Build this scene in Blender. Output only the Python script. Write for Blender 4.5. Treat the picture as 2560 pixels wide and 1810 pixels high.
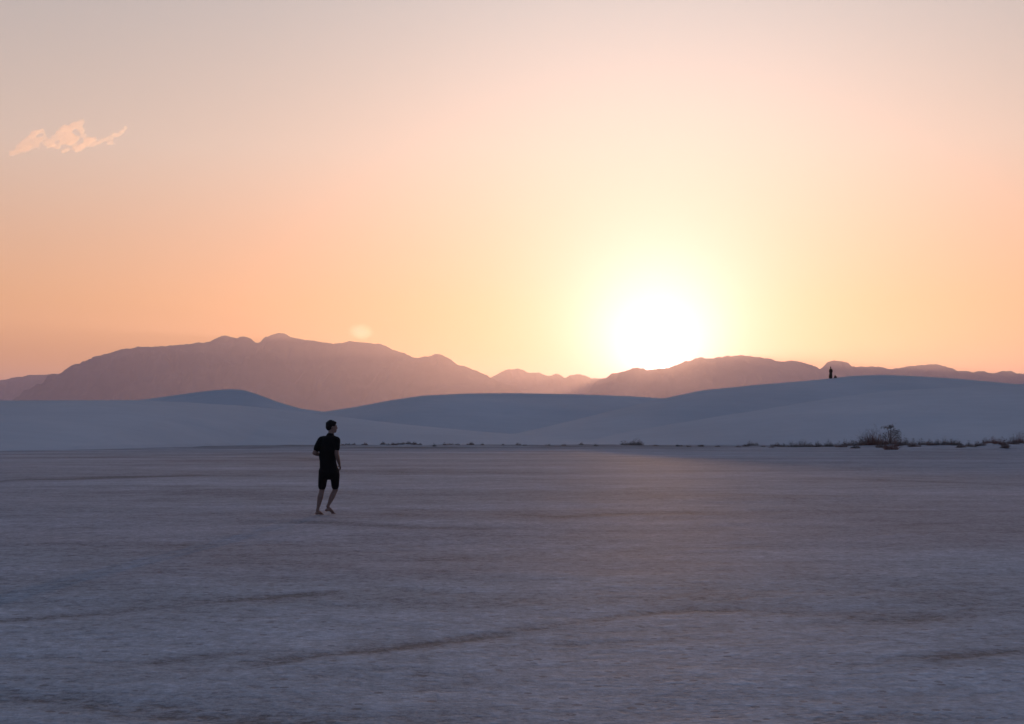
import bpy, bmesh, math, random
import numpy as np
from mathutils import Vector, Matrix

for o in list(bpy.data.objects): bpy.data.objects.remove(o)
S = bpy.context.scene
C = S.collection
R = math.radians

# ------------------------------------------------------------------ camera
F, CX, HY, EYE = 3555.0, 1280.0, 1073.0, 1.6      # focal length and horizon in pixels of the 2560 px photo, eye height in m
cd = bpy.data.cameras.new('camera'); cam = bpy.data.objects.new('camera', cd); C.objects.link(cam)
cd.sensor_width = 36.0; cd.lens = 36.0*F/2560.0
cd.shift_y = (HY-905.0)/2560.0
cd.clip_start = 0.1; cd.clip_end = 300000.0
cam.location = (0, 0, EYE); cam.rotation_euler = (R(90), 0, 0)
S.camera = cam

# ------------------------------------------------------------------ sun and sky
SUN_AZ = math.atan((1643-CX)/F)                     # clockwise from +Y
SUN_EL = math.atan((HY-893)/F)
SD = Vector((math.sin(SUN_AZ)*math.cos(SUN_EL), math.cos(SUN_AZ)*math.cos(SUN_EL), math.sin(SUN_EL)))
ld = bpy.data.lights.new('sun', 'SUN'); ld.energy = 2.0; ld.angle = R(0.6); ld.color = (1.0, 0.52, 0.22)
lo = bpy.data.objects.new('sun', ld); C.objects.link(lo)
lo.rotation_euler = (-SD).to_track_quat('-Z', 'Y').to_euler()
lo.location = (0, 0, 50)

W = bpy.data.worlds.new('World'); S.world = W; W.use_nodes = True
nt = W.node_tree; N = nt.nodes; L = nt.links
for n in list(N): N.remove(n)
def nd(t, tree=None, **kw):
    n = (tree or N).new(t)
    for k, v in kw.items(): setattr(n, k, v)
    return n
def math_node(nodes, links, op, a, b=None, c=None, clamp=False):
    n = nodes.new('ShaderNodeMath'); n.operation = op; n.use_clamp = clamp
    for i, v in enumerate((a, b, c)):
        if v is None: continue
        if isinstance(v, (int, float)): n.inputs[i].default_value = v
        else: links.new(v, n.inputs[i])
    return n.outputs[0]
def wm(op, a, b=None, c=None, clamp=False): return math_node(N, L, op, a, b, c, clamp)
def ramp(nodes, links, fac, stops, interp='LINEAR'):
    n = nodes.new('ShaderNodeValToRGB'); n.color_ramp.interpolation = interp
    e = n.color_ramp.elements
    while len(e) > 1: e.remove(e[-1])
    e[0].position = stops[0][0]; e[0].color = tuple(stops[0][1])+(1,)
    for p, c in stops[1:]:
        x = e.new(p); x.color = tuple(c)+(1,)
    links.new(fac, n.inputs[0])
    return n.outputs[0]
tc = nd('ShaderNodeTexCoord'); direction = tc.outputs['Generated']
sep = nd('ShaderNodeSeparateXYZ'); L.new(direction, sep.inputs[0])
def dotw(v):
    n = nd('ShaderNodeVectorMath', operation='DOT_PRODUCT'); L.new(direction, n.inputs[0]); n.inputs[1].default_value = v
    return n.outputs['Value']
theta = wm('MULTIPLY', wm('ARCCOSINE', wm('MINIMUM', dotw(SD), 1.0)), 180/math.pi)          # degrees from the sun
elev = wm('MULTIPLY', wm('ARCSINE', wm('MAXIMUM', wm('MINIMUM', sep.outputs['Z'], 1.0), 0.0)), 180/math.pi)
ef = wm('SQRT', wm('DIVIDE', elev, 90.0))
def es(e): return math.sqrt(e/90.0)
west = ramp(N, L, ef, [(0, (.76, .27, .10)), (es(2.5), (.88, .345, .085)), (es(5), (.81, .385, .15)), (es(7.6), (.72, .425, .265)),
        (es(11), (.65, .50, .41)), (es(17), (.46, .42, .405)), (es(26), (.25, .275, .35)), (es(45), (.105, .165, .28)), (1, (.087, .140, .245))])
east = ramp(N, L, ef, [(0, (.07, .09, .15)), (es(6), (.09, .105, .18)), (es(14), (.10, .125, .215)), (es(30), (.095, .135, .24)), (es(60), (.087, .140, .245)), (1, (.087, .140, .245))])
hs = Vector((SD.x, SD.y, 0)).normalized()
az = wm('MULTIPLY_ADD', dotw(hs), 0.5, 0.5)
mr = nd('ShaderNodeMapRange', interpolation_type='SMOOTHSTEP'); L.new(az, mr.inputs[0])
mr.inputs[1].default_value = 0.45; mr.inputs[2].default_value = 0.97
mx = nd('ShaderNodeMix', data_type='RGBA'); L.new(mr.outputs[0], mx.inputs[0]); L.new(east, mx.inputs[6]); L.new(west, mx.inputs[7])
# glow of the dusty air round the sun
gcol = ramp(N, L, ef, [(0, (1.0, .45, .12)), (es(3), (1.1, .36, .14)), (es(6), (1.3, .56, .52)), (es(11), (1.5, 1.10, .95)), (es(18), (2.6, 2.5, 2.45)), (1, (.5, .6, .7))])
def expo(w, a, p=1.0):
    q = wm('DIVIDE', theta, w)
    if p != 1.0: q = wm('POWER', q, p)
    return wm('MULTIPLY', wm('EXPONENT', wm('MULTIPLY', q, -1.0)), a)
def vscale(col, f):
    n = nd('ShaderNodeVectorMath', operation='SCALE'); L.new(col, n.inputs[0]); L.new(f, n.inputs[3]); return n.outputs[0]
def vadd(a, b):
    n = nd('ShaderNodeVectorMath', operation='ADD'); L.new(a, n.inputs[0]); L.new(b, n.inputs[1]); return n.outputs[0]
gl = vscale(gcol, expo(10.5, .36, 1.5))
core = nd('ShaderNodeRGB'); core.outputs[0].default_value = (1, .64, .80, 1)
co = vscale(core.outputs[0], expo(1.9, 4.0, 1.0))
disc = nd('ShaderNodeRGB'); disc.outputs[0].default_value = (1, .9, .7, 1)
di = vscale(disc.outputs[0], expo(.5, 20.0, 3.0))
total = vadd(vadd(vadd(mx.outputs[2], gl), co), di)
bg1 = nd('ShaderNodeBackground'); L.new(total, bg1.inputs[0]); bg1.inputs[1].default_value = 1.0
sky = nd('ShaderNodeTexSky', sky_type='NISHITA', sun_disc=False); sky.sun_elevation = SUN_EL; sky.sun_rotation = SUN_AZ
bg2 = nd('ShaderNodeBackground'); L.new(sky.outputs[0], bg2.inputs[0]); bg2.inputs[1].default_value = 0.015
ad = nd('ShaderNodeAddShader'); L.new(bg1.outputs[0], ad.inputs[0]); L.new(bg2.outputs[0], ad.inputs[1])
wo = nd('ShaderNodeOutputWorld'); L.new(ad.outputs[0], wo.inputs[0])
W.cycles.sampling_method = 'MANUAL'; W.cycles.sample_map_resolution = 1024

S.view_settings.view_transform = 'Standard'; S.view_settings.look = 'None'
S.view_settings.exposure = 0; S.view_settings.gamma = 1; S.view_settings.use_curve_mapping = False
S.cycles.use_denoising = True
S.cycles.max_bounces = 8; S.cycles.diffuse_bounces = 3; S.cycles.volume_bounces = 7
S.cycles.sample_clamp_indirect = 4.0

# ------------------------------------------------------------------ helpers
def tag(o, label=None, cat=None, group=None, kind=None):
    if label: o['label'] = label
    if cat: o['category'] = cat
    if group: o['group'] = group
    if kind: o['kind'] = kind
    return o
def _hash(ix, iy, s):
    h = (ix.astype(np.int64)*374761393 + iy.astype(np.int64)*668265263 + s*1442695041) & 0xffffffff
    h = ((h ^ (h >> 13))*1274126177) & 0xffffffff
    h = ((h ^ (h >> 16))*2246822519) & 0xffffffff
    return ((h ^ (h >> 15)) & 0xffff)/65535.0
def vn(x, y, s=0):
    x = np.asarray(x, float); y = np.asarray(y, float)
    ix = np.floor(x); iy = np.floor(y); fx = x-ix; fy = y-iy
    fx = fx*fx*fx*(fx*(fx*6-15)+10); fy = fy*fy*fy*(fy*(fy*6-15)+10)
    a = _hash(ix, iy, s); b = _hash(ix+1, iy, s); c = _hash(ix, iy+1, s); d = _hash(ix+1, iy+1, s)
    return (a*(1-fx)+b*fx)*(1-fy)+(c*(1-fx)+d*fx)*fy-0.5
def fbm(x, y, s=0, o=4, g=0.5):
    t = 0; a = 1.0; n = 0
    for i in range(o):
        t = t+a*vn(x*2**i+i*17.3, y*2**i-i*9.1, s+i); n += a; a *= g
    return t/n
def sst(a, b, x):
    t = np.clip((x-a)/(b-a), 0, 1); return t*t*(3-2*t)
def grid_mesh(name, X, Y, Z, mat):
    nr, nc = X.shape
    me = bpy.data.meshes.new(name)
    me.vertices.add(nr*nc)
    me.vertices.foreach_set('co', np.stack([X, Y, Z], -1).astype(np.float32).ravel())
    i = np.arange(nr*nc).reshape(nr, nc)
    q = np.stack([i[:-1, :-1], i[:-1, 1:], i[1:, 1:], i[1:, :-1]], -1).reshape(-1)
    nf = len(q)//4
    me.loops.add(len(q)); me.loops.foreach_set('vertex_index', q.astype(np.int32))
    me.polygons.add(nf); me.polygons.foreach_set('loop_start', (np.arange(nf)*4).astype(np.int32))
    me.update(calc_edges=True); me.validate()
    me.polygons.foreach_set('use_smooth', np.ones(nf, bool))
    me.materials.append(mat)
    o = bpy.data.objects.new(name, me); C.objects.link(o)
    return o
def new_mat(name):
    m = bpy.data.materials.new(name); m.use_nodes = True
    t = m.node_tree; b = t.nodes['Principled BSDF']
    return m, t.nodes, t.links, b
def noise(nodes, links, vec, scale, detail=4, rough=0.55, stretch=None, loc=None):
    if stretch or loc:
        mp = nodes.new('ShaderNodeMapping'); links.new(vec, mp.inputs[0])
        if stretch: mp.inputs['Scale'].default_value = stretch
        if loc: mp.inputs['Location'].default_value = loc
        vec = mp.outputs[0]
    n = nodes.new('ShaderNodeTexNoise'); links.new(vec, n.inputs['Vector'])
    n.inputs['Scale'].default_value = scale; n.inputs['Detail'].default_value = detail; n.inputs['Roughness'].default_value = rough
    return n.outputs['Fac']
def bump(nodes, links, h, strength, dist, bsdf, prev=None):
    b = nodes.new('ShaderNodeBump'); links.new(h, b.inputs['Height'])
    b.inputs['Strength'].default_value = strength; b.inputs['Distance'].default_value = dist
    if prev: links.new(prev, b.inputs['Normal'])
    if bsdf: links.new(b.outputs[0], bsdf.inputs['Normal'])
    return b.outputs[0]
def simple_mat(name, col, rough=.8, var=.25, scale=20, bumps=.2):
    m, n, l, b = new_mat(name)
    t = n.new('ShaderNodeTexCoord'); f = noise(n, l, t.outputs['Object'], scale, 4)
    c = ramp(n, l, f, [(.3, tuple(v*(1-var) for v in col)), (.7, tuple(v*(1+var) for v in col))])
    l.new(c, b.inputs['Base Color']); b.inputs['Roughness'].default_value = rough
    b.inputs['Specular IOR Level'].default_value = .2
    if bumps: bump(n, l, f, bumps, .01, b)
    return m

# ------------------------------------------------------------------ ground materials
def ground_material():
    m, n, l, b = new_mat('salt_crust_ground')
    g = n.new('ShaderNodeNewGeometry'); P = g.outputs['Position']
    n1 = noise(n, l, P, .16, 5, .6, stretch=(.35, 1, 1))        # broad damp and dry zones
    n2 = noise(n, l, P, 1.1, 7, .7, stretch=(.75, 1, 1))         # patches
    n3 = noise(n, l, P, 6.0, 5, .75)                              # crust clods
    n4 = noise(n, l, P, 17.0, 5, .75)                             # grain, with the speckle of small relief shadows put into the colour
    def M(op, a, bb=None, c=None, cl=False): return math_node(n, l, op, a, bb, c, cl)
    v = M('MULTIPLY_ADD', n1, .60, M('MULTIPLY_ADD', n2, .50, M('MULTIPLY_ADD', n3, .68, M('MULTIPLY', n4, .62))))
    v = M('SUBTRACT', v, .42)
    at = n.new('ShaderNodeAttribute'); at.attribute_name = 'damp'
    edge = M('MULTIPLY_ADD', n2, 1.2, M('MULTIPLY', n3, .5))
    damp = M('MULTIPLY', at.outputs['Fac'], M('ADD', .35, edge), cl=True)
    v = M('SUBTRACT', v, M('MULTIPLY', damp, .20))
    col = ramp(n, l, v, [(.55, (.16, .16, .165)), (.70, (.315, .33, .35)), (.84, (.43, .455, .49)), (1.0, (.60, .635, .68))])
    ab = n.new('ShaderNodeAttribute'); ab.attribute_name = 'brown'
    tint = n.new('ShaderNodeMix'); tint.data_type = 'RGBA'; tint.blend_type = 'MULTIPLY'
    l.new(M('MULTIPLY', ab.outputs['Fac'], 1.0, cl=True), tint.inputs[0]); l.new(col, tint.inputs[6]); tint.inputs[7].default_value = (1.0, .89, .875, 1)
    col = tint.outputs[2]
    # dark specks of pebbles and relief shadows of crumbled crust painted into the colour
    vo = n.new('ShaderNodeTexVoronoi'); vo.inputs['Scale'].default_value = 5.5; l.new(P, vo.inputs['Vector'])
    sp = M('MULTIPLY', M('LESS_THAN', vo.outputs['Distance'], .17), M('GREATER_THAN', n2, .47))
    mixn = n.new('ShaderNodeMix'); mixn.data_type = 'RGBA'
    l.new(M('MULTIPLY', sp, .55), mixn.inputs[0]); l.new(col, mixn.inputs[6]); mixn.inputs[7].default_value = (.16, .14, .13, 1)
    l.new(mixn.outputs[2], b.inputs['Base Color'])
    b.inputs['Roughness'].default_value = .85; b.inputs['Specular IOR Level'].default_value = .12
    p = bump(n, l, n2, .7, .06, None)
    p = bump(n, l, n3, .9, .03, None, p)
    bump(n, l, n4, .8, .008, b, p)
    return m
def sand_material(name, c0, c1, ripple=.45):
    m, n, l, b = new_mat(name)
    g = n.new('ShaderNodeNewGeometry'); P = g.outputs['Position']
    n1 = noise(n, l, P, .035, 4, .5, stretch=(1, .6, 2))
    n2 = noise(n, l, P, .6, 5, .6, stretch=(.4, 1, 1))
    n3 = noise(n, l, P, 9.0, 3, .6)
    v = math_node(n, l, 'MULTIPLY_ADD', n1, .7, math_node(n, l, 'MULTIPLY', n2, .3))
    l.new(ramp(n, l, v, [(.35, c0), (.65, c1)]), b.inputs['Base Color'])
    b.inputs['Roughness'].default_value = .75; b.inputs['Specular IOR Level'].default_value = .25
    wv = n.new('ShaderNodeTexWave'); wv.wave_type = 'BANDS'; wv.bands_direction = 'Y'
    wv.inputs['Scale'].default_value = 1.8; wv.inputs['Distortion'].default_value = 5.0; wv.inputs['Detail'].default_value = 3
    l.new(P, wv.inputs['Vector'])
    p = bump(n, l, wv.outputs['Fac'], ripple, .03, None)
    p = bump(n, l, n2, .35, .10, None, p)
    bump(n, l, n3, .3, .01, b, p)
    return m
M_ground = ground_material()
M_dune = sand_material('gypsum_dune_sand', (.53, .495, .495), (.63, .592, .59))

# ------------------------------------------------------------------ ground: one sheet to the horizon
def gp(px, py):                                     # point of the flat seen at a photo pixel
    Y = EYE*F/(py-HY); return (px-CX)/F*Y, Y
bands = [  # dark crusted wheel-wide bands on the flat: pixels, width in m, strength
    ([(-60, 1556), (0, 1552), (162, 1540), (307, 1526), (446, 1515), (557, 1504), (669, 1493), (780, 1485)], .16, 1.0),
    ([(362, 1657), (435, 1649), (557, 1635), (669, 1627)], .11, 1.1),
    ([(652, 1662), (702, 1655), (792, 1638), (892, 1632), (1031, 1616), (1093, 1607), (1199, 1593), (1280, 1582), (1391, 1563), (1531, 1543), (1670, 1529), (1837, 1526)], .14, 1.2),
    ([(-40, 1745), (0, 1747), (139, 1755), (312, 1775), (474, 1791), (641, 1800), (760, 1812)], .16, .9),
    ([(-30, 1205), (0, 1203), (111, 1200), (251, 1196), (446, 1190)], .9, 1.0),
    ([(708, 1301), (836, 1306), (920, 1312), (1087, 1320), (1200, 1322)], .28, .8),
    ([(1988, 1529), (2100, 1536), (2228, 1546), (2330, 1540)], .26, .7),
    ([(2311, 1652), (2423, 1641), (2500, 1634), (2600, 1625)], .13, .9),
    ([(1280, 1284), (1391, 1292), (1531, 1284), (1726, 1281)], .4, .5),
    ([(2050, 1196), (2300, 1204), (2600, 1215)], .9, .5),
    ([(1420, 1612), (1600, 1604), (1790, 1600), (1850, 1615)], .10, .5),
    ([(2100, 1800), (2250, 1790), (2420, 1800)], .12, .9),
    ([(60, 1145), (400, 1140), (700, 1135)], 3.0, .5),
    ([(640, 1144), (720, 1140), (790, 1150)], 1.5, .8),
]
def ground_h(x, y):
    d = np.hypot(x, y)
    z = .10*fbm(x/45, y/45, 3, 2)*sst(15, 70, d)
    z = z+.055*fbm(x/7, y/5, 5, 3)+.022*fbm(x/1.3, y/.9, 9, 3)
    # rough bank under the scrub at the far right of the flat
    bank = sst(20, 45, x)*sst(92, 112, y)*(1-sst(160, 200, y))
    z = z+bank*(.20+.8*fbm(x/3.2, y/2.6, 21, 3))
    rim = sst(116, 136, y)*(1-sst(150, 175, y))*(1-sst(150, 230, np.abs(x)))
    z = z+rim*(.05+.14*fbm(x/2.4, y/1.8, 31, 3))
    far = 1-sst(600, 1500, d)
    return z*far
def sinh_axis(n, a, far, c=0.0):
    u = np.linspace(-1, 1, n); k = math.asinh(far/a)
    return a*np.sinh(u*k)+c
xs = sinh_axis(760, 9.0, 62000.0)
u = np.linspace(math.asinh((-62000-10)/7.0), math.asinh((62000-10)/7.0), 900); ys = 7.0*np.sinh(u)+10
GX, GY = np.meshgrid(xs, ys)
GZ = ground_h(GX, GY)
damp = np.zeros_like(GX)
near = (GY > 6) & (GY < 180) & (np.abs(GX) < 90)
px_, py_ = GX[near], GY[near]; acc = np.zeros_like(px_)
for pts, w, s in bands:
    wp = [gp(*p) for p in pts]
    best = np.full_like(px_, 1e9)
    wob = .6*w*fbm(px_/1.1, py_/1.1, 77, 3)*2
    for (ax, ay), (bx, by) in zip(wp[:-1], wp[1:]):
        dx, dy = bx-ax, by-ay
        t = np.clip(((px_-ax)*dx+(py_-ay)*dy)/(dx*dx+dy*dy), 0, 1)
        best = np.minimum(best, np.hypot(px_-ax-t*dx, py_-ay-t*dy))
    k = np.exp(-((best+wob)/w)**2)*s*(.75+.9*fbm(px_/2.5, py_/2.5, 41, 2))
    acc = np.maximum(acc, k)
rim = (1-sst(12, 38, px_))*sst(112, 124, py_)*(1-sst(150, 180, py_))*np.clip(.55+1.6*fbm(px_/6, py_/5, 91, 3), 0, 1)
acc = np.maximum(acc, rim*.9)
damp[near] = np.clip(acc, 0, 1.3)
GZ = GZ-.012*damp
ground = grid_mesh('ground', GX, GY, GZ, M_ground)
at = ground.data.attributes.new('damp', 'FLOAT', 'POINT'); at.data.foreach_set('value', damp.astype(np.float32).ravel())
brown = sst(13.5, 19, GY+9*fbm(GX/9, GY/6, 63, 3))*(.75+.8*fbm(GX/14, GY/8, 71, 3))
ab = ground.data.attributes.new('brown', 'FLOAT', 'POINT'); ab.data.foreach_set('value', np.clip(brown, 0, 1).astype(np.float32).ravel())
tag(ground, 'wide flat of grey blue salt crust with darker bands', 'ground', kind='structure')

# ------------------------------------------------------------------ dunes
terrain = [ground]
def dune(name, label, crest, ycrest, ytoe, back, seed, sharp=1.35, sub=3.0):
    cp = np.array(crest, float)
    px = np.arange(cp[0, 0], cp[-1, 0]+.1, sub)
    # smooth the traced crest a little so that no corner of the trace shows
    py = np.interp(px, cp[:, 0], cp[:, 1]); kk = np.hanning(int(42/sub)|1); kk /= kk.sum()
    py = np.convolve(np.pad(py, len(kk)//2, 'edge'), kk, 'valid')
    yc = np.interp(px, [p[0] for p in ycrest], [p[1] for p in ycrest])
    yc = np.convolve(np.pad(yc, 40, 'edge'), np.hanning(81)/np.hanning(81).sum(), 'valid')
    x = (px-CX)/F*yc
    zc = EYE+(HY-py)/F*yc
    e = sst(0, 120, px-px[0])*sst(0, 120, px[-1]-px)
    zc = zc*e
    yt = np.interp(CX+F*x/120.0, [p[0] for p in ytoe], [p[1] for p in ytoe])
    yt = yt+2.0*fbm(x/18, x*0+3, seed, 3)
    yt = np.minimum(yt, yc-6)
    nf, nb = 90, 40
    s = np.linspace(0, 1, nf)[:, None]
    f = (s**1.15)*(1-.30*(s**3)*(1-s)) ; f = .55*f+.45*(s*s*(3-2*s))**(1/sharp)
    Yf = yt[None, :]+(yc-yt)[None, :]*s
    Zf = zc[None, :]*f
    t = np.linspace(0, 1, nb+1)[1:, None]
    Yb = yc[None, :]+back*t
    Zb = zc[None, :]*(1-t*t*(3-2*t))*(1-.15*t)
    Yv = np.vstack([Yf, Yb]); Zv = np.vstack([Zf, Zb])
    Xv = np.broadcast_to(x[None, :], Yv.shape)
    vv = np.vstack([s, 1-t*0])
    mod = np.clip(4*np.vstack([s*(1-s), t*(1-t)]), 0, 1)
    Zv = Zv+mod*(.9*fbm(Xv/28, Yv/18, seed+3, 3)+.12*fbm(Xv/5, Yv/4, seed+9, 3))*np.clip(zc/6, 0, 1)[None, :]
    Zv = Zv-.25*(1-np.vstack([sst(0, .10, s), 1-sst(.9, 1, t)]))-.05
    o = grid_mesh(name, Xv, Yv, Zv, M_dune)
    tag(o, label, 'dune', kind='structure'); terrain.append(o)
    return lambda q: (np.interp(q, px, x), np.interp(q, px, yc), np.interp(q, px, zc))

dune('dune', 'low dark blue dune with a single hump behind the left dune',
     [(-420, 1015), (0, 1010), (240, 1006), (362, 998), (446, 986), (530, 975), (585, 972), (612, 975), (641, 984), (697, 1005), (753, 1021), (814, 1029), (960, 1040), (1100, 1060)],
     [(-420, 300), (585, 290), (1100, 270)], [(-420, 262), (1100, 252)], 40, 11)
dune('dune', 'long rounded dune in the middle behind the flat',
     [(520, 1075), (700, 1045), (814, 1028), (892, 1016), (976, 1000), (1059, 988), (1171, 983), (1280, 982), (1447, 985), (1559, 989), (1626, 993), (1700, 998), (1850, 1010), (2000, 1030), (2200, 1065)],
     [(520, 235), (1280, 250), (2200, 255)], [(520, 205), (1280, 208), (2200, 222)], 40, 23)
top_d = dune('dune', 'tall dune on the right with a distant figure on its crest',
     [(1040, 1108), (1160, 1099), (1280, 1085), (1336, 1073), (1419, 1053), (1503, 1033), (1587, 1012), (1659, 995), (1754, 975), (1893, 961), (2005, 952), (2079, 945), (2127, 939), (2200, 936), (2283, 939), (2395, 946), (2506, 956), (2620, 966), (2900, 1000), (3200, 1060)],
     [(1040, 165), (1400, 180), (2079, 206), (3200, 215)], [(1000, 143), (1640, 150), (2150, 161), (3200, 170)], 45, 35)
dune('dune', 'pale blue dune filling the left behind the flat',
     [(-700, 1030), (-300, 1004), (0, 1000), (334, 999), (485, 1006), (613, 1014), (725, 1025), (836, 1039), (1003, 1059), (1171, 1075), (1280, 1084), (1450, 1096), (1700, 1108)],
     [(-700, 150), (0, 158), (836, 172), (1700, 160)], [(-700, 88), (0, 97), (250, 108), (480, 137), (700, 142), (1700, 144)], 45, 47)
dune('dune', 'nearest dune on the right with a pale rounded edge',
     [(1380, 1108), (1470, 1096), (1559, 1081), (1670, 1061), (1782, 1042), (1893, 1025), (2005, 1006), (2116, 989), (2228, 976), (2395, 967), (2506, 961), (2600, 957), (2800, 960), (3100, 990), (3400, 1050)],
     [(1380, 158), (2000, 168), (2600, 176), (3400, 180)], [(1300, 141), (2000, 139), (2400, 131), (3400, 125)], 40, 59)

# ------------------------------------------------------------------ mountains
def mountain_material():
    m, n, l, b = new_mat('dry_mountain_rock')
    g = n.new('ShaderNodeNewGeometry')
    f = noise(n, l, g.outputs['Position'], .004, 8, .6, stretch=(1, 1, 2.5))
    l.new(ramp(n, l, f, [(.35, (.09, .075, .07)), (.65, (.13, .11, .10))]), b.inputs['Base Color'])
    b.inputs['Roughness'].default_value = .95; b.inputs['Specular IOR Level'].default_value = .1
    return m
M_mount = mountain_material()
def mountains(label, pts, Y0, depth, seed, fine=1.4, step=3.0):
    p = np.array(pts, float)
    px = np.arange(p[0, 0], p[-1, 0]+.1, step)
    py = np.interp(px, p[:, 0], p[:, 1])
    py = np.convolve(np.pad(py, 2, 'edge'), [.1, .2, .4, .2, .1], 'valid')
    py = py+fine*2*fbm(px/15, px*0+seed, seed, 4, .6)-fine*1.6*(np.abs(fbm(px/26, px*0+seed+4, seed+2, 3, .6))*2-.3)
    x = (px-CX)/F*Y0; zc = EYE+(HY-py)/F*Y0
    zc = zc*sst(0, 90, px-px[0])*sst(0, 90, px[-1]-px)
    n = 110
    v = np.linspace(-1, 1, n)[:, None]
    Y = Y0+v*depth+0*x[None, :]; X = np.broadcast_to(x[None, :], Y.shape)
    base = (1-np.abs(v))**1.25
    sp = np.abs(fbm(X/900+fbm(X/1500, Y/1500, seed+5, 2)*1.5, Y/2400, seed+7, 5, .55))*2
    Z = zc[None, :]*base*(1+1.5*(.22-sp)*np.clip(np.abs(v)*3, 0, 1))
    Z = np.minimum(Z, zc[None, :]*(1-.25*np.abs(v)))
    Z = Z-6*(np.abs(v) > .985)
    o = grid_mesh('mountain_range', X, Y, Z, M_mount)
    tag(o, label, 'mountains', kind='structure')
mountains('high purple mountain range on the left with two knobs on its ridge',
  [(60, 975), (111, 952), (153, 934), (173, 917), (190, 908), (215, 909), (240, 897), (262, 883), (290, 872), (346, 866), (418, 864), (474, 859), (535, 852), (549, 841), (563, 836),
   (580, 841), (591, 844), (602, 839), (619, 840), (638, 855), (650, 855), (663, 842), (680, 834), (697, 830), (714, 831), (725, 840), (753, 845), (792, 854), (836, 858), (875, 851),
   (914, 855), (942, 852), (959, 856), (981, 870), (1009, 880), (1037, 894), (1070, 890), (1095, 882), (1121, 894), (1143, 911), (1171, 917), (1199, 928), (1229, 943), (1300, 975), (1400, 1040)],
  20000, 3800, 101, 2.2)
mountains('low foothill range at the far left behind the high range',
  [(-700, 930), (-400, 960), (-150, 965), (0, 949), (33, 942), (111, 934), (153, 933), (260, 930), (420, 960)], 25500, 2500, 131)
mountains('jagged low hills in the gap left of the sun',
  [(1100, 1010), (1180, 965), (1230, 943), (1260, 925), (1297, 919), (1319, 928), (1341, 929), (1369, 938), (1391, 933), (1414, 943), (1447, 932), (1475, 944), (1509, 946), (1560, 955), (1660, 990)], 25500, 2500, 151, 2.2, 2.0)
mountains('mountain range on the right under the sun',
  [(1400, 1010), (1460, 970), (1500, 947), (1512, 944), (1525, 933), (1559, 925), (1592, 917), (1626, 921), (1670, 917), (1704, 905), (1743, 895), (1782, 893), (1826, 888), (1854, 885), (1888, 889), (1927, 895), (1949, 903),
   (1988, 903), (2021, 911), (2049, 922), (2058, 918), (2069, 904), (2083, 900), (2102, 902), (2127, 915), (2172, 914), (2228, 920), (2261, 917), (2300, 912), (2339, 909), (2367, 917),
   (2389, 926), (2428, 928), (2456, 926), (2479, 932), (2506, 926), (2529, 928), (2546, 939), (2560, 949), (2620, 955), (2800, 940), (3100, 925), (3400, 960)], 21500, 3800, 171, 2.4)

# ------------------------------------------------------------------ haze
HTOP = 1480.0
bm = bmesh.new(); bmesh.ops.create_cube(bm, size=1.0)
for v in bm.verts: v.co = Vector((v.co.x*128000, v.co.y*128000, -15 if v.co.z < 0 else HTOP))
me = bpy.data.meshes.new('haze'); bm.to_mesh(me); bm.free()
haze = bpy.data.objects.new('haze', me); C.objects.link(haze)
m = bpy.data.materials.new('pale_haze'); m.use_nodes = True; n = m.node_tree.nodes; l = m.node_tree.links
n.remove(n['Principled BSDF']); pv = n.new('ShaderNodeVolumePrincipled')
pv.inputs['Color'].default_value = (.82, .76, 1.0, 1); pv.inputs['Density'].default_value = 3.6e-5; pv.inputs['Anisotropy'].default_value = .70
l.new(pv.outputs[0], n['Material Output'].inputs['Volume']); me.materials.append(m)
tag(haze, 'thin pale dusk haze fading the mountains', 'haze', kind='stuff')

# ------------------------------------------------------------------ solid modelling helpers (bodies, clouds)
def sweep(bm, rings, right=Vector((1, 0, 0)), seg=20):
    """rings: (centre, rx, ry); one closed tapering tube with rounded ends, rx measured along right"""
    pts = [Vector(r[0]) for r in rings]
    full = []
    for i, (c, rx, ry) in enumerate(rings):
        a = pts[max(0, i-1)]; b = pts[min(len(pts)-1, i+1)]
        full.append((Vector(c), rx, ry, (b-a).normalized()))
    c, rx, ry, t = full[0]; r = min(rx, ry); pre = [(c-t*r*.92, rx*.4, ry*.4, t), (c-t*r*.6, rx*.8, ry*.8, t)]
    c, rx, ry, t = full[-1]; r = min(rx, ry); post = [(c+t*r*.6, rx*.8, ry*.8, t), (c+t*r*.92, rx*.4, ry*.4, t)]
    loops = []
    for c, rx, ry, t in pre+full+post:
        u = (right-t*right.dot(t)); u = u.normalized() if u.length > .05 else t.orthogonal().normalized()
        w = t.cross(u)
        loops.append([bm.verts.new(c+u*rx*math.cos(2*math.pi*k/seg)+w*ry*math.sin(2*math.pi*k/seg)) for k in range(seg)])
    for a, b in zip(loops[:-1], loops[1:]):
        for k in range(seg): bm.faces.new((a[k], a[(k+1) % seg], b[(k+1) % seg], b[k]))
    bm.faces.new(list(reversed(loops[0]))); bm.faces.new(loops[-1])
def ball(bm, c, r, rot=None):
    g = bmesh.ops.create_icosphere(bm, subdivisions=3, radius=1.0)
    M = Matrix.Translation(c) @ (rot.to_4x4() if rot else Matrix()) @ Matrix.Diagonal((*r, 1)) if not isinstance(r, float) else Matrix.Translation(c) @ Matrix.Scale(r, 4)
    bmesh.ops.transform(bm, matrix=M, verts=g['verts'])
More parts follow.
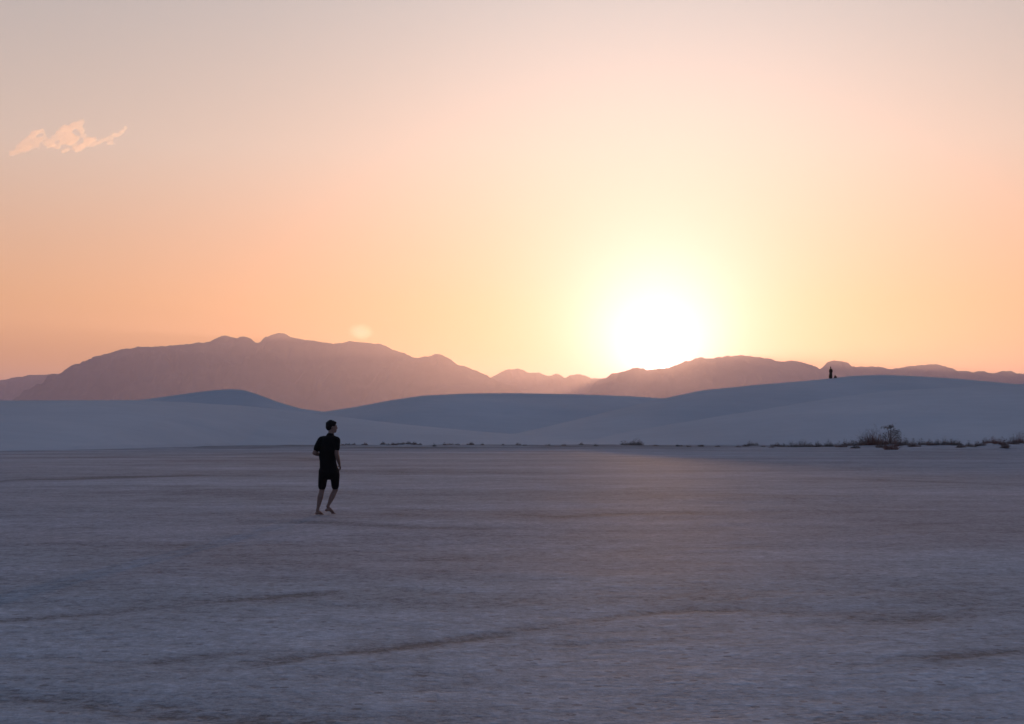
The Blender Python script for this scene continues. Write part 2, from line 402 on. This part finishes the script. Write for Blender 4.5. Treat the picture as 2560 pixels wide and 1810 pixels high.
def weld(bm, name, voxel, mat, smooth=6, parent=None, smooth_f=.5):
    bmesh.ops.recalc_face_normals(bm, faces=bm.faces)
    me = bpy.data.meshes.new(name); bm.to_mesh(me); bm.free()
    o = bpy.data.objects.new(name, me); C.objects.link(o)
    md = o.modifiers.new('r', 'REMESH'); md.mode = 'VOXEL'; md.voxel_size = voxel; md.use_smooth_shade = True
    if smooth:
        ms = o.modifiers.new('s', 'SMOOTH'); ms.iterations = smooth; ms.factor = smooth_f
    bpy.context.view_layer.update()
    dg = bpy.context.evaluated_depsgraph_get()
    nm = bpy.data.meshes.new_from_object(o.evaluated_get(dg))
    o.modifiers.clear(); old = o.data; o.data = nm; bpy.data.meshes.remove(old); nm.name = name
    nm.materials.clear(); nm.materials.append(mat)
    for p in nm.polygons: p.use_smooth = True
    if parent: o.parent = parent
    return o

# ------------------------------------------------------------------ clouds
def cloud_mat(name, col, dens, g):
    m = bpy.data.materials.new(name); m.use_nodes = True; n = m.node_tree.nodes; l = m.node_tree.links
    n.remove(n['Principled BSDF']); pv = n.new('ShaderNodeVolumePrincipled')
    pv.inputs['Color'].default_value = (*col, 1); pv.inputs['Density'].default_value = dens; pv.inputs['Anisotropy'].default_value = g
    l.new(pv.outputs[0], n['Material Output'].inputs['Volume']); return m
def cloud(name, label, blobs, Y, seed, mat, puff, voxel, wis=26):
    rnd = random.Random(seed); k = Y/F
    cx = sum(b[0] for b in blobs)/len(blobs); cy = sum(b[1] for b in blobs)/len(blobs)
    bm = bmesh.new(); allb = []
    for (x, y, rx, ry) in blobs:
        allb.append((x, y, rx, ry))
        for _ in range(puff):
            a = rnd.uniform(0, 2*math.pi); d = rnd.uniform(.4, 1.25); q = rnd.uniform(.16, .45)
            allb.append((x+math.cos(a)*rx*d, y+math.sin(a)*ry*d, rx*q*1.3, ry*q))
    for (x, y, rx, ry) in allb:
        rot = Matrix.Rotation(R(rnd.uniform(-5, 40)), 3, 'Y')
        ball(bm, ((x-cx)*k, rnd.uniform(-.8, .8)*rx*k, (cy-y)*k), (rx*k, rx*k*rnd.uniform(.6, 1.1), ry*k), rot.inverted())
    o = weld(bm, name, voxel, mat, 3)
    me = o.data; n = len(me.vertices); co = np.zeros(n*3, np.float32); no = np.zeros(n*3, np.float32)
    me.vertices.foreach_get('co', co); me.vertex_normals.foreach_get('vector', no)
    co = co.reshape(-1, 3); no = no.reshape(-1, 3)
    ca, sa = math.cos(R(33)), math.sin(R(33))                   # fibres drawn out by the wind
    al = (co[:, 0]*ca+co[:, 2]*sa)/(15*k)+co[:, 1]/(20*k); ac = (co[:, 2]*ca-co[:, 0]*sa)/(4.5*k)-co[:, 1]/(9*k)
    d = fbm(al, ac, seed, 4, .6)
    co += no*((d*12-.3)*k)[:, None]
    me.vertices.foreach_set('co', co.astype(np.float32).ravel()); me.update()
    o.location = ((cx-CX)/F*Y, Y, EYE+(HY-cy)/F*Y)
    tag(o, label, 'cloud', kind=None); return o
M_cloud = cloud_mat('thin_peach_cloud', (1, 1, 1), .0125, .78)
cloud('cloud', 'small ragged peach cloud in the upper left sky',
  [(35, 382, 14, 7), (50, 372, 16, 8), (66, 360, 15, 10), (78, 345, 12, 9), (84, 332, 14, 8), (103, 328, 9, 7), (112, 342, 6, 10), (72, 375, 18, 5), (92, 366, 12, 4),
   (148, 335, 11, 11), (168, 325, 16, 11), (186, 314, 14, 9), (203, 303, 8, 7), (200, 322, 9, 12), (178, 342, 16, 9), (208, 338, 7, 9), (182, 360, 12, 7), (196, 370, 16, 8), (160, 374, 13, 5), (222, 352, 14, 5),
   (248, 360, 9, 5), (258, 350, 12, 5), (276, 358, 9, 7), (272, 345, 12, 5), (292, 338, 12, 6), (306, 330, 9, 6), (315, 320, 5, 6), (125, 362, 14, 3), (230, 345, 14, 3), (118, 355, 16, 6), (134, 346, 13, 5), (160, 352, 16, 7), (140, 368, 16, 3), (96, 350, 13, 8), (238, 358, 14, 4), (60, 366, 16, 7), (214, 362, 16, 6), (182, 350, 20, 6)],
  12500, 5, M_cloud, 5, 9.0)
# a small bright spot built as a thin puff of volume, dense at its heart
m = cloud_mat('thin_puff', (1, 1, .96), .004, .7); n = m.node_tree.nodes; l = m.node_tree.links
pv = [q for q in n if q.type == 'PRINCIPLED_VOLUME'][0]; tcn = n.new('ShaderNodeTexCoord')
ln = n.new('ShaderNodeVectorMath'); ln.operation = 'LENGTH'; l.new(tcn.outputs['Object'], ln.inputs[0])
f = noise(n, l, tcn.outputs['Object'], 1.3, 3)
q = math_node(n, l, 'SUBTRACT', 1.15, math_node(n, l, 'MULTIPLY_ADD', f, .5, ln.outputs['Value']), clamp=True)
q = math_node(n, l, 'MULTIPLY', math_node(n, l, 'POWER', q, 1.4), .0065)
l.new(q, pv.inputs['Density'])
bm = bmesh.new(); bmesh.ops.create_icosphere(bm, subdivisions=3, radius=1.0)
me = bpy.data.meshes.new('cloud'); bm.to_mesh(me); bm.free(); me.materials.append(m)
o = bpy.data.objects.new('cloud', me); C.objects.link(o); Yc = 26500.0
o.location = ((902-CX)/F*Yc, Yc, EYE+(HY-830)/F*Yc); o.scale = (40/F*Yc, 40/F*Yc, 26/F*Yc)
tag(o, 'tiny blurred bright puff just above the left mountain ridge', 'cloud')

# ------------------------------------------------------------------ people
M_skin = simple_mat('tanned_skin', (.28, .17, .13), .6, .08, 30, 0)
M_black = simple_mat('black_cotton', (.010, .009, .008), .9, .2, 60, .3)
M_black2 = simple_mat('black_shorts_cloth', (.012, .010, .009), .85, .2, 60, .3)
M_hair = simple_mat('dark_brown_hair', (.018, .012, .010), .7, .4, 90, .6)
V = Vector
def man():
    root = bpy.data.objects.new('person', None); C.objects.link(root)
    X, Y = (820-CX)/F*26.6, 26.6
    # ---- body
    bm = bmesh.new()
    yaw = Matrix.Rotation(R(-22), 3, 'Z'); rt = yaw @ V((1, 0, 0))
    sweep(bm, [((.015, 0, .86), .155, .12), ((.01, 0, .95), .155, .115), ((.0, 0, 1.08), .132, .10), ((.005, .0, 1.22), .150, .112), ((.02, 0, 1.34), .165, .118), ((.03, .005, 1.43), .135, .095), ((.045, .012, 1.475), .075, .07)], rt)
    sweep(bm, [((.042, .01, 1.46), .062, .062), ((.055, .025, 1.53), .055, .057), ((.062, .035, 1.60), .056, .06)], rt)
    hy = Matrix.Rotation(R(-66), 3, 'Z')                       # the head looks to the right
    H = V((.066, .042, 1.655))
    def hp(x, y, z): return H+hy @ V((x, y, z))
    ball(bm, hp(0, -.012, .025), (.074, .094, .090), hy)        # skull
    ball(bm, hp(0, .030, -.035), (.060, .062, .072), hy)        # face
    ball(bm, hp(0, .058, -.082), (.034, .032, .026), hy)        # chin
    sweep(bm, [(hp(0, .088, .012), .008, .010), (hp(0, .106, -.022), .012, .013), (hp(0, .096, -.030), .016, .011)], hy @ V((1, 0, 0)), 10)
    ball(bm, hp(0, .086, -.056), (.024, .010, .006), hy); ball(bm, hp(0, .084, -.067), (.021, .010, .007), hy)
    for s in (-1, 1):
        ball(bm, hp(s*.030, .079, .012), (.014, .011, .010), hy)                     # eyes
        ball(bm, hp(s*.030, .082, .028), (.020, .010, .006), hy)                     # brows
        ball(bm, hp(s*.076, -.004, -.012), (.010, .020, .032), hy)                   # ears
    # arms
    def arm(sh, el, wr, side):
        sh, el, wr = V(sh), V(el), V(wr)
        sweep(bm, [(sh, .058, .058), (sh.lerp(el, .35), .050, .052), (sh.lerp(el, .75), .042, .044), (el, .040, .041)], V((1, 0, 0)))
        sweep(bm, [(el, .039, .041), (el.lerp(wr, .25), .043, .042), (el.lerp(wr, .7), .032, .031), (wr, .026, .022)], V((1, 0, 0)))
    arm((-.130, .045, 1.405), (-.250, -.030, 1.170), (-.135, .175, 1.120), -1)
    arm((.160, -.045, 1.400), (.172, -.075, 1.145), (.205, .060, .965), 1)
    def hand(wr, d, across, palm_n, curl):
        wr, d, across, palm_n = V(wr), V(d).normalized(), V(across).normalized(), V(palm_n).normalized()
        sweep(bm, [(wr, .026, .018), (wr+d*.045, .038, .016), (wr+d*.085, .040, .014)], across, 14)
        for i, (off, ln) in enumerate(((-.030, .068), (-.010, .078), (.010, .073), (.029, .058))):
            p = wr+d*.080+across*off; q = [(p, .0095, .0095)]; dd = d.copy()
            for j, seg in enumerate((.42, .32, .26)):
                dd = (dd+palm_n*curl*(.35+.3*j)).normalized(); p = p+dd*ln*seg; q.append((p, .0088-.0008*j, .0088-.0008*j))
            sweep(bm, q, across, 10)
        p = wr+d*.025-across*.026
        sweep(bm, [(p, .013, .013), (p+(d*.8-across*.6+palm_n*.3).normalized()*.035, .011, .011), (p+(d*.9-across*.5+palm_n*.4).normalized()*.062, .0095, .0095)], palm_n, 10)
    hand((.205, .060, .965), (.16, .45, -.95), (.35, -.9, -.1), (-.9, -.3, .1), .8)
    hand((-.135, .175, 1.120), (.85, .45, .02), (.0, .1, -1), (.35, -.9, 0), .9)
    # legs
    def leg(hip, kn, an, toe, lift):
        hip, kn, an, toe = V(hip), V(kn), V(an), V(toe)
        sweep(bm, [(hip, .088, .095), (hip.lerp(kn, .35), .080, .084), (hip.lerp(kn, .8), .058, .060), (kn, .052, .056)], V((1, 0, 0)))
        cal = V((0, -.012, 0))
        sweep(bm, [(kn, .051, .054), (kn.lerp(an, .15), .048, .050), (kn.lerp(an, .36)+cal, .054, .060), (kn.lerp(an, .62), .042, .044), (kn.lerp(an, .86), .029, .032), (an, .030, .034)], V((1, 0, 0)))
        f = (toe-an); heel = an-V((f.x, f.y, 0)).normalized()*.035+V((0, 0, -.045-.02*lift))
        side = V((f.y, -f.x, 0)).normalized()
        sweep(bm, [(heel, .030, .026), (an.lerp(toe, .25)+V((0, 0, -.012)), .034, .042), (an.lerp(toe, .6), .040, .028), (toe-f.normalized()*.02, .044, .016)], side, 16)
        fd = V((f.x, f.y, -.1*abs(f.z))).normalized()
        for i in range(5):
            o = (i-2)*.0175; ln = .040-.004*abs(i-1)
            sweep(bm, [(toe+side*o-fd*.025, .009, .010), (toe+side*o+fd*ln*.5, .0085, .009)], side, 8)
    leg((-.075, .0, .87), (-.118, .055, .490), (-.192, -.045, .092), (-.135, .105, .020), 0)
    leg((.105, .02, .87), (.118, .150, .475), (-.012, .055, .165), (.085, .165, .030), 1)
    weld(bm, 'body', .006, M_skin, 4, root)
    # ---- t-shirt
    bm = bmesh.new()
    sweep(bm, [((.012, 0, .80), .180, .142), ((.008, 0, .90), .175, .140), ((-.006, 0, 1.02), .162, .132), ((-.012, 0, 1.16), .160, .128), ((.008, 0, 1.28), .175, .132), ((.022, 0, 1.375), .172, .126), ((.033, .006, 1.435), .145, .112), ((.043, .012, 1.475), .085, .080)], rt)
    sweep(bm, [((-.070, .045, 1.425), .070, .076), ((-.118, .045, 1.418), .072, .078), ((-.155, .028, 1.36), .068, .070), ((-.192, .003, 1.285), .066, .068), ((-.212, -.008, 1.245), .064, .068)], V((1, 0, 0)))
    sweep(bm, [((.105, -.03, 1.43), .070, .076), ((.152, -.042, 1.418), .072, .078), ((.168, -.046, 1.375), .066, .070), ((.170, -.058, 1.31), .064, .068), ((.172, -.066, 1.268), .062, .066)], V((1, 0, 0)))
    ball(bm, V((.162, -.045, 1.405)), (.074, .076, .074)); ball(bm, V((-.132, .045, 1.405)), (.074, .076, .074))
    sh = weld(bm, 't_shirt', .008, M_black, 3, root)
    me = sh.data; n = len(me.vertices); co = np.zeros(n*3, np.float32); me.vertices.foreach_get('co', co); co = co.reshape(-1, 3)
    f = fbm(co[:, 0]/.07+co[:, 1]/.09, co[:, 2]/.16+co[:, 0]/.2, 5, 3)*.022
    c = np.array([.0, 0]); dv = co[:, :2]-c; r = np.linalg.norm(dv, axis=1)+1e-6
    co[:, :2] += dv/r[:, None]*f[:, None]; me.vertices.foreach_set('co', co.ravel()); me.update()
    # ---- shorts
    bm = bmesh.new()
    sweep(bm, [((.018, 0, .80), .172, .135), ((.015, 0, .90), .160, .128), ((.01, 0, .96), .150, .12)], rt)
    sweep(bm, [((-.078, .0, .84), .098, .120), ((-.090, .015, .74), .092, .108), ((-.108, .035, .63), .082, .092), ((-.117, .047, .545), .076, .084)], V((1, 0, 0)))
    sweep(bm, [((.105, .02, .84), .100, .122), ((.118, .05, .75), .098, .110), ((.122, .095, .64), .080, .090), ((.118, .130, .545), .072, .080)], V((1, 0, 0)))
    ball(bm, V((.165, .03, .77)), (.040, .07, .065))
    weld(bm, 'shorts', .008, M_black2, 3, root)
    # ---- hair
    bm = bmesh.new()
    ball(bm, hp(0, -.020, .044), (.083, .097, .084), hy); ball(bm, hp(0, -.055, .005), (.074, .062, .075), hy)
    ball(bm, hp(0, .045, .080), (.062, .045, .030), hy)
    for i in range(60):
        rr = random.Random(i); a = rr.uniform(0, 6.28); b = rr.uniform(0, 1.4)
        p = V((.078*math.cos(a)*math.sin(b), -.02+.092*math.sin(a)*math.sin(b), .044+.083*math.cos(b)))
        ball(bm, hp(*p), (.012, .012, .010), hy)
    weld(bm, 'hair', .006, M_hair, 2, root)
    root.location = (X, Y, float(ground_h(np.array(X-.15), np.array(Y)))-.006)
    tag(root, 'man in black t-shirt and shorts walking barefoot across the flat, seen from behind', 'person')
man()

M_dress = simple_mat('dark_grey_green_cloth', (.022, .024, .022), .9, .2, 30, .2)
M_skin2 = simple_mat('dark_skin', (.13, .075, .06), .7, .1, 20, 0)  # one even darker skin tone for the distant person
M_bag = simple_mat('dark_brown_canvas', (.10, .07, .06), .9, .2, 20, .2)
def far_person():
    x, y, z = top_d(2077.0); g = z-.12
    root = bpy.data.objects.new('person', None); C.objects.link(root); root.location = (x, y, g)
    bm = bmesh.new()
    sweep(bm, [((0, 0, .85), .14, .11), ((.02, 0, 1.05), .12, .09), ((.02, 0, 1.30), .16, .10), ((.0, 0, 1.42), .10, .08)])
    sweep(bm, [((-.01, 0, 1.42), .055, .055), ((-.03, 0, 1.54), .05, .05)])
    ball(bm, V((-.04, 0, 1.66)), (.075, .09, .115)); ball(bm, V((-.055, .05, 1.62)), (.05, .05, .06)); ball(bm, V((-.06, .10, 1.64)), (.012, .02, .02))
    for s in (-1, 1):
        sh = V((s*.15+.01, 0, 1.36)); el = V((s*.21+.01, .03, 1.10)); wr = V((s*.15+.02, .14, .93))
        sweep(bm, [(sh, .05, .05), (el, .038, .038)]); sweep(bm, [(el, .038, .038), (wr, .025, .022)])
        sweep(bm, [(wr, .026, .018), (wr+V((0, .03, -.07)), .036, .015)])
        for i in range(4): sweep(bm, [(wr+V((-.028+i*.018, .03, -.07)), .009, .009), (wr+V((-.028+i*.018, .05, -.12)), .008, .008), (wr+V((-.028+i*.018, .045, -.15)), .007, .007)], seg=8)
        sweep(bm, [(wr+V((-s*.03, .01, -.03)), .011, .011), (wr+V((-s*.055, .03, -.075)), .009, .009)], seg=8)
        sweep(bm, [(V((s*.08, 0, .88)), .08, .085), (V((s*.09, 0, .48)), .05, .052), (V((s*.09, -.02, .08)), .032, .035)])
        sweep(bm, [(V((s*.09, -.05, .05)), .03, .03), (V((s*.09, .06, .04)), .042, .028), (V((s*.09, .15, .02)), .042, .018)])
    weld(bm, 'body', .010, M_skin2, 3, root)
    bm = bmesh.new()                                            # long loose robe
    sweep(bm, [((-.03, 0, .22), .27, .22), ((-.03, 0, .45), .25, .20), ((.0, 0, .80), .21, .165), ((.02, 0, 1.05), .17, .13), ((.02, 0, 1.30), .20, .13), ((.01, 0, 1.42), .12, .10), ((.0, 0, 1.47), .07, .07)])
    for s in (-1, 1):
        sweep(bm, [(V((s*.15+.01, 0, 1.36)), .07, .07), (V((s*.215+.01, .03, 1.09)), .07, .07), (V((s*.17+.02, .11, .97)), .06, .06)])
    weld(bm, 'robe', .014, M_dress, 3, root)
    bm = bmesh.new()
    ball(bm, V((-.04, -.02, 1.69)), (.086, .098, .10)); ball(bm, V((-.03, -.06, 1.58)), (.07, .05, .12))
    weld(bm, 'hair', .010, M_hair, 2, root)
    tag(root, 'distant person in a long dark robe standing on the dune crest', 'person')
    # bag resting on the sand to the right
    x2, y2, z2 = top_d(2088.5)
    b = bpy.data.objects.new('bag', None); C.objects.link(b); b.location = (x2, y2, z2-.08); b.scale = (.8, .8, .8)
    bm = bmesh.new()
    sweep(bm, [((0, 0, .10), .30, .17), ((-.02, 0, .24), .24, .15), ((-.06, 0, .40), .13, .11), ((-.07, 0, .48), .05, .05)])
    ball(bm, V((.12, -.10, .17)), (.12, .06, .09))
    weld(bm, 'sack', .014, M_bag, 3, b)
    bm = bmesh.new()
    sweep(bm, [((-.10, 0, .44), .02, .02), ((-.12, 0, .56), .02, .02), ((-.06, 0, .61), .02, .02), ((-.01, 0, .54), .02, .02), ((-.02, 0, .42), .02, .02)], V((0, 1, 0)), 8)
    weld(bm, 'strap', .010, M_bag, 1, b)
    tag(b, 'small dark brown bag resting on the dune crest beside the distant person', 'bag')
far_person()

# ------------------------------------------------------------------ scrub along the far edge of the flat
def plant_mat(name, c0, c1):
    m, n, l, b = new_mat(name)
    t = n.new('ShaderNodeTexCoord'); f = noise(n, l, t.outputs['Object'], 5, 3)
    l.new(ramp(n, l, f, [(.35, c0), (.65, c1)]), b.inputs['Base Color'])
    b.inputs['Roughness'].default_value = .9; b.inputs['Specular IOR Level'].default_value = .1
    return m
M_twig = plant_mat('dry_brown_twigs', (.18, .12, .095), (.30, .21, .17))
M_red = plant_mat('reddish_dry_stems', (.21, .095, .065), (.30, .16, .12))
M_grey = plant_mat('grey_green_scrub', (.19, .155, .13), (.31, .26, .22))
def blade(bm, p, d, ln, w, rnd, bend):
    side = d.cross(V((rnd.uniform(-1, 1), rnd.uniform(-1, 1), .2))).normalized()
    q = p; dd = d.copy(); prev = (bm.verts.new(q-side*w), bm.verts.new(q+side*w))
    for j in (1, 2, 3):
        dd = (dd+bend*.25*j).normalized(); q = q+dd*ln/3
        ww = w*(1-j/3.0)*.9
        if j < 3:
            cur = (bm.verts.new(q-side*ww), bm.verts.new(q+side*ww)); bm.faces.new((prev[0], prev[1], cur[1], cur[0])); prev = cur
        else:
            e = bm.verts.new(q); bm.faces.new((prev[0], prev[1], e))
def finish(bm, name, mat, parent=None):
    me = bpy.data.meshes.new(name); bm.to_mesh(me); bm.free(); me.materials.append(mat)
    o = bpy.data.objects.new(name, me); C.objects.link(o)
    if parent: o.parent = parent
    return o
bpy.context.view_layer.update()
def cast(org, d):
    best = None
    for o in terrain:
        ok, p, nn, _ = o.ray_cast(org, d)
        if ok and (best is None or (p-org).length < (best-org).length): best = p
    return best
def spot(px, pyb):                                  # the terrain point seen at a photo pixel
    p = cast(V((0, 0, EYE)), V(((px-CX)/F, 1, (HY-pyb)/F)).normalized())
    return p.x, p.y, p.z
def under(x, y):
    p = cast(V((x, y, 60)), V((0, 0, -1))); return p.z
def scrub(px, pyb, wpx, hpx, seed, mat, label, group=None, name='shrub', cat='shrub', dens=1.0):
    rnd = random.Random(seed); x, Y, z = spot(px, pyb); k = Y/F
    w = wpx*k/2*1.1; h = hpx*k*(1.35 if name == 'shrub' else 1.05)
    bm = bmesh.new()
    n = int((90+200*min(1.8, w))*dens*(1 if wpx > 14 else .5))
    gz = [[under(x+i*w*.5, Y+j*w*.4)-z for i in (-2, -1, 0, 1, 2)] for j in (-2, 0, 2)]
    def fl(a, b):                                   # ground height under a stem
        u = min(max(a/(w*.5)+2, 0), 3.999); v = min(max(b/(w*.8)+1, 0), 1.999); i = int(u); j = int(v); u -= i; v -= j
        return (gz[j][i]*(1-u)+gz[j][i+1]*u)*(1-v)+(gz[j+1][i]*(1-u)+gz[j+1][i+1]*u)*v
    for i in range(n):
        a = rnd.uniform(0, 6.283); r = math.sqrt(rnd.random()); lump = .65+.45*math.sin(a*2+seed)+.2*math.sin(a*5+seed*2)
        px0, py0 = math.cos(a)*r*w*.95, math.sin(a)*r*w*.8
        hh = h*(1-.65*r*r)*rnd.uniform(.45, 1.08)*(.75+.35*math.sin(px0/w*4+seed))
        d = V((px0/w*.8+rnd.uniform(-.5, .5), py0/w*.6+rnd.uniform(-.5, .5), 1.0)).normalized()
        blade(bm, V((px0, py0, fl(px0, py0)-.03)), d, max(hh, .06)*1.15, rnd.uniform(.010, .024), rnd, V((rnd.uniform(-.6, .6), rnd.uniform(-.6, .6), rnd.uniform(-.5, .1))))
    for i in range(n):                                          # small leaves and seed heads through the crown
        a = rnd.uniform(0, 6.283); r = math.sqrt(rnd.random())
        px0, py0 = math.cos(a)*r*w*1.0, math.sin(a)*r*w*.8
        zz = rnd.random()*h*(1-.6*r*r)*(.75+.35*math.sin(px0/w*4+seed))
        blade(bm, V((px0, py0, zz+fl(px0, py0))), V((rnd.uniform(-1, 1), rnd.uniform(-1, 1), rnd.uniform(-.3, 1))).normalized(), rnd.uniform(.06, .14), rnd.uniform(.012, .026), rnd, V((0, 0, -.3)))
    o = finish(bm, name, mat); o.location = (x, Y, z-.01)
    tag(o, label, cat, group); return o

GR = 'dry scrub along the far right edge of the flat'
shr = [
 (1994, 1117, 48, 20, M_grey, 'rounded grey shrub standing alone at the left start of the scrub row'),
 (1955, 1117, 18, 7, M_grey, 'small low shrub just left of the rounded grey shrub'),
 (2026, 1117, 18, 9, M_grey, 'low shrub touching the right side of the rounded grey shrub'),
 (2046, 1117, 26, 12, M_twig, 'low brown shrub second to the right of the rounded grey shrub'),
 (2076, 1116, 32, 14, M_grey, 'flat topped low shrub halfway between the rounded shrub and the forked plant'),
 (2104, 1118, 26, 14, M_twig, 'brown shrub left of where the scrub row begins to rise'),
 (2122, 1114, 28, 19, M_grey, 'grey shrub where the scrub row begins to rise'),
 (2143, 1113, 28, 20, M_grey, 'pale grey shrub left of the big dark mound of scrub'),
 (2138, 1121, 24, 10, M_grey, 'low pale tuft in front of the rising scrub'),
 (2168, 1112, 50, 33, M_twig, 'left half of the big dark mound of scrub below the forked plant'),
 (2192, 1112, 50, 38, M_red, 'right and tallest half of the big dark mound of scrub'),
 (2208, 1119, 34, 16, M_twig, 'dark shrub in front of the big mound'),
 (2214, 1111, 50, 36, M_twig, 'brown shrub hiding the foot of the forked plant'),
 (2228, 1124, 30, 24, M_red, 'reddish shrub straight below the forked plant, lowest in the row'),
 (2244, 1115, 26, 20, M_twig, 'brown shrub just right of the reddish shrub'),
 (2264, 1113, 30, 15, M_grey, 'first shrub of the even low stretch right of the forked plant'),
 (2286, 1117, 30, 18, M_twig, 'second shrub of the even low stretch, hanging lower than its neighbours'),
 (2310, 1112, 30, 14, M_grey, 'third shrub of the even low stretch, grey'),
 (2332, 1113, 28, 16, M_twig, 'fourth shrub of the even low stretch'),
 (2354, 1112, 28, 20, M_grey, 'taller feathery shrub in the middle of the even low stretch'),
 (2376, 1112, 28, 14, M_twig, 'shrub right of the tall feathery one'),
 (2392, 1113, 24, 12, M_grey, 'last shrub of the even low stretch'),
 (2402, 1119, 24, 12, M_twig, 'low dark shrub at the dip of the row'),
 (2427, 1117, 26, 12, M_grey, 'second low shrub in the dip of the row'),
 (2450, 1114, 26, 13, M_twig, 'shrub where the row rises out of the dip'),
 (2474, 1108, 34, 17, M_red, 'left reddish shrub near the right edge of the photo'),
 (2498, 1110, 32, 16, M_red, 'second reddish shrub near the right edge'),
 (2512, 1120, 20, 18, M_twig, 'dark shrub hanging below the reddish ones at the right'),
 (2533, 1110, 30, 19, M_twig, 'brown shrub between the reddish ones and the last shrub'),
 (2556, 1108, 36, 26, M_red, 'tall reddish shrub cut by the right edge of the photo'),
 (2590, 1110, 36, 22, M_twig, 'brown shrub beyond the right edge'),
]
for i, (px, pb, w, h, mt, lab) in enumerate(shr): scrub(px, pb, w, h, 200+i, mt, lab, GR)
scrub(1580, 1113, 54, 16, 301, M_grey, 'single wide grey shrub at the flat edge below the sun', dens=1.3)
# forked plant
x, Y, z = spot(2224, 1108); k = Y/F
fp = bpy.data.objects.new('forked_plant', None); C.objects.link(fp); fp.location = (x, Y, z)
rnd = random.Random(4)
bm = bmesh.new()
tips = [(-6, 39, 11, 4), (3, 42, 8, 4), (9, 29, 10, 7), (19, 27, 8, 7), (0, 24, 16, 7), (-14, 16, 14, 7), (8, 14, 18, 9), (20, 16, 10, 7)]
for tx, tz, rx, rz in tips:
    a = V((rnd.uniform(-.05, .05), 0, 0)); b = V((tx*k*.45, rnd.uniform(-.1, .1), tz*k*.55)); c = V((tx*k, rnd.uniform(-.12, .12), tz*k))
    sweep(bm, [(a, .035, .035), (b, .026, .026), (c, .014, .014)], V((1, 0, 0)), 8)
finish(bm, 'stem', M_twig, fp)
bm = bmesh.new()
for tx, tz, rx, rz in tips:
    for i in range(150):
        d = V((rnd.gauss(0, .55), rnd.gauss(0, .55), rnd.gauss(0, .55)))
        p = V((tx*k+d.x*rx*k, d.y*rx*k, tz*k+d.z*rz*k))
        blade(bm, p, V((rnd.uniform(-1, 1), rnd.uniform(-1, 1), rnd.uniform(-.4, .8))).normalized(), rnd.uniform(.08, .17), rnd.uniform(.015, .03), rnd, V((0, 0, -.2)))
finish(bm, 'foliage', M_grey, fp)
tag(fp, 'tallest plant of the scrub row, forked and leaning with tufted tips', 'plant')
# tufts of the sparse line in the middle and left
GT = 'sparse grass tufts along the middle edge of the flat'
tufts = [(858, 1113, 12, 5), (870, 1112, 14, 6), (884, 1112, 10, 6), (912, 1113, 16, 7), (958, 1111, 16, 6), (972, 1113, 10, 5), (986, 1112, 16, 7), (1002, 1111, 16, 7),
 (1018, 1110, 18, 7), (1034, 1111, 18, 7), (1050, 1112, 12, 5), (1086, 1116, 9, 9), (1114, 1113, 14, 8), (1128, 1112, 12, 6), (1144, 1113, 10, 5), (1176, 1112, 18, 8), (1206, 1113, 10, 6),
 (1258, 1113, 9, 4), (1296, 1113, 12, 8), (1312, 1114, 9, 5), (1370, 1114, 12, 5), (1410, 1114, 12, 6), (1453, 1112, 12, 7), (1490, 1115, 12, 5), (1640, 1115, 14, 5), (1698, 1116, 16, 6),
 (1722, 1117, 12, 6), (1752, 1116, 16, 5), (1795, 1117, 14, 4), (1846, 1118, 14, 6), (1864, 1116, 16, 6), (1882, 1114, 26, 11), (1908, 1117, 12, 5), (1938, 1116, 22, 9), (1928, 1119, 14, 5)]
named = {912: 'dark grass tuft first to the right of the walking man', 1086: 'narrow dark tuft standing apart left of centre on the far edge', 1114: 'dark tuft just right of the narrow one',
 1176: 'rounded dark tuft, last of the darker tufts left of centre', 1296: 'small tuft on the far edge at the centre of the photo', 1453: 'small pointed tuft left of the wide grey shrub below the sun',
 1882: 'small rounded shrub right of the sun, first of a pair before the scrub row', 1938: 'small rounded shrub just left of the scrub row, second of a pair'}
for i, (px, pb, w, h) in enumerate(tufts):
    lab = named.get(px)
    if not lab: lab = ('tiny dry tuft in the broken line right of the walking man' if px < 1240 else
                       'tiny dry tuft on the far edge near the wide grey shrub' if px < 1660 else 'tiny dry tuft on the far edge right of the sun')
    grp = GT if px not in named else None
    scrub(px, pb, w, h, 400+i, M_grey if i % 3 else M_twig, lab, grp, 'grass_tuft' if w < 20 else 'shrub', 'tuft' if w < 20 else 'shrub')
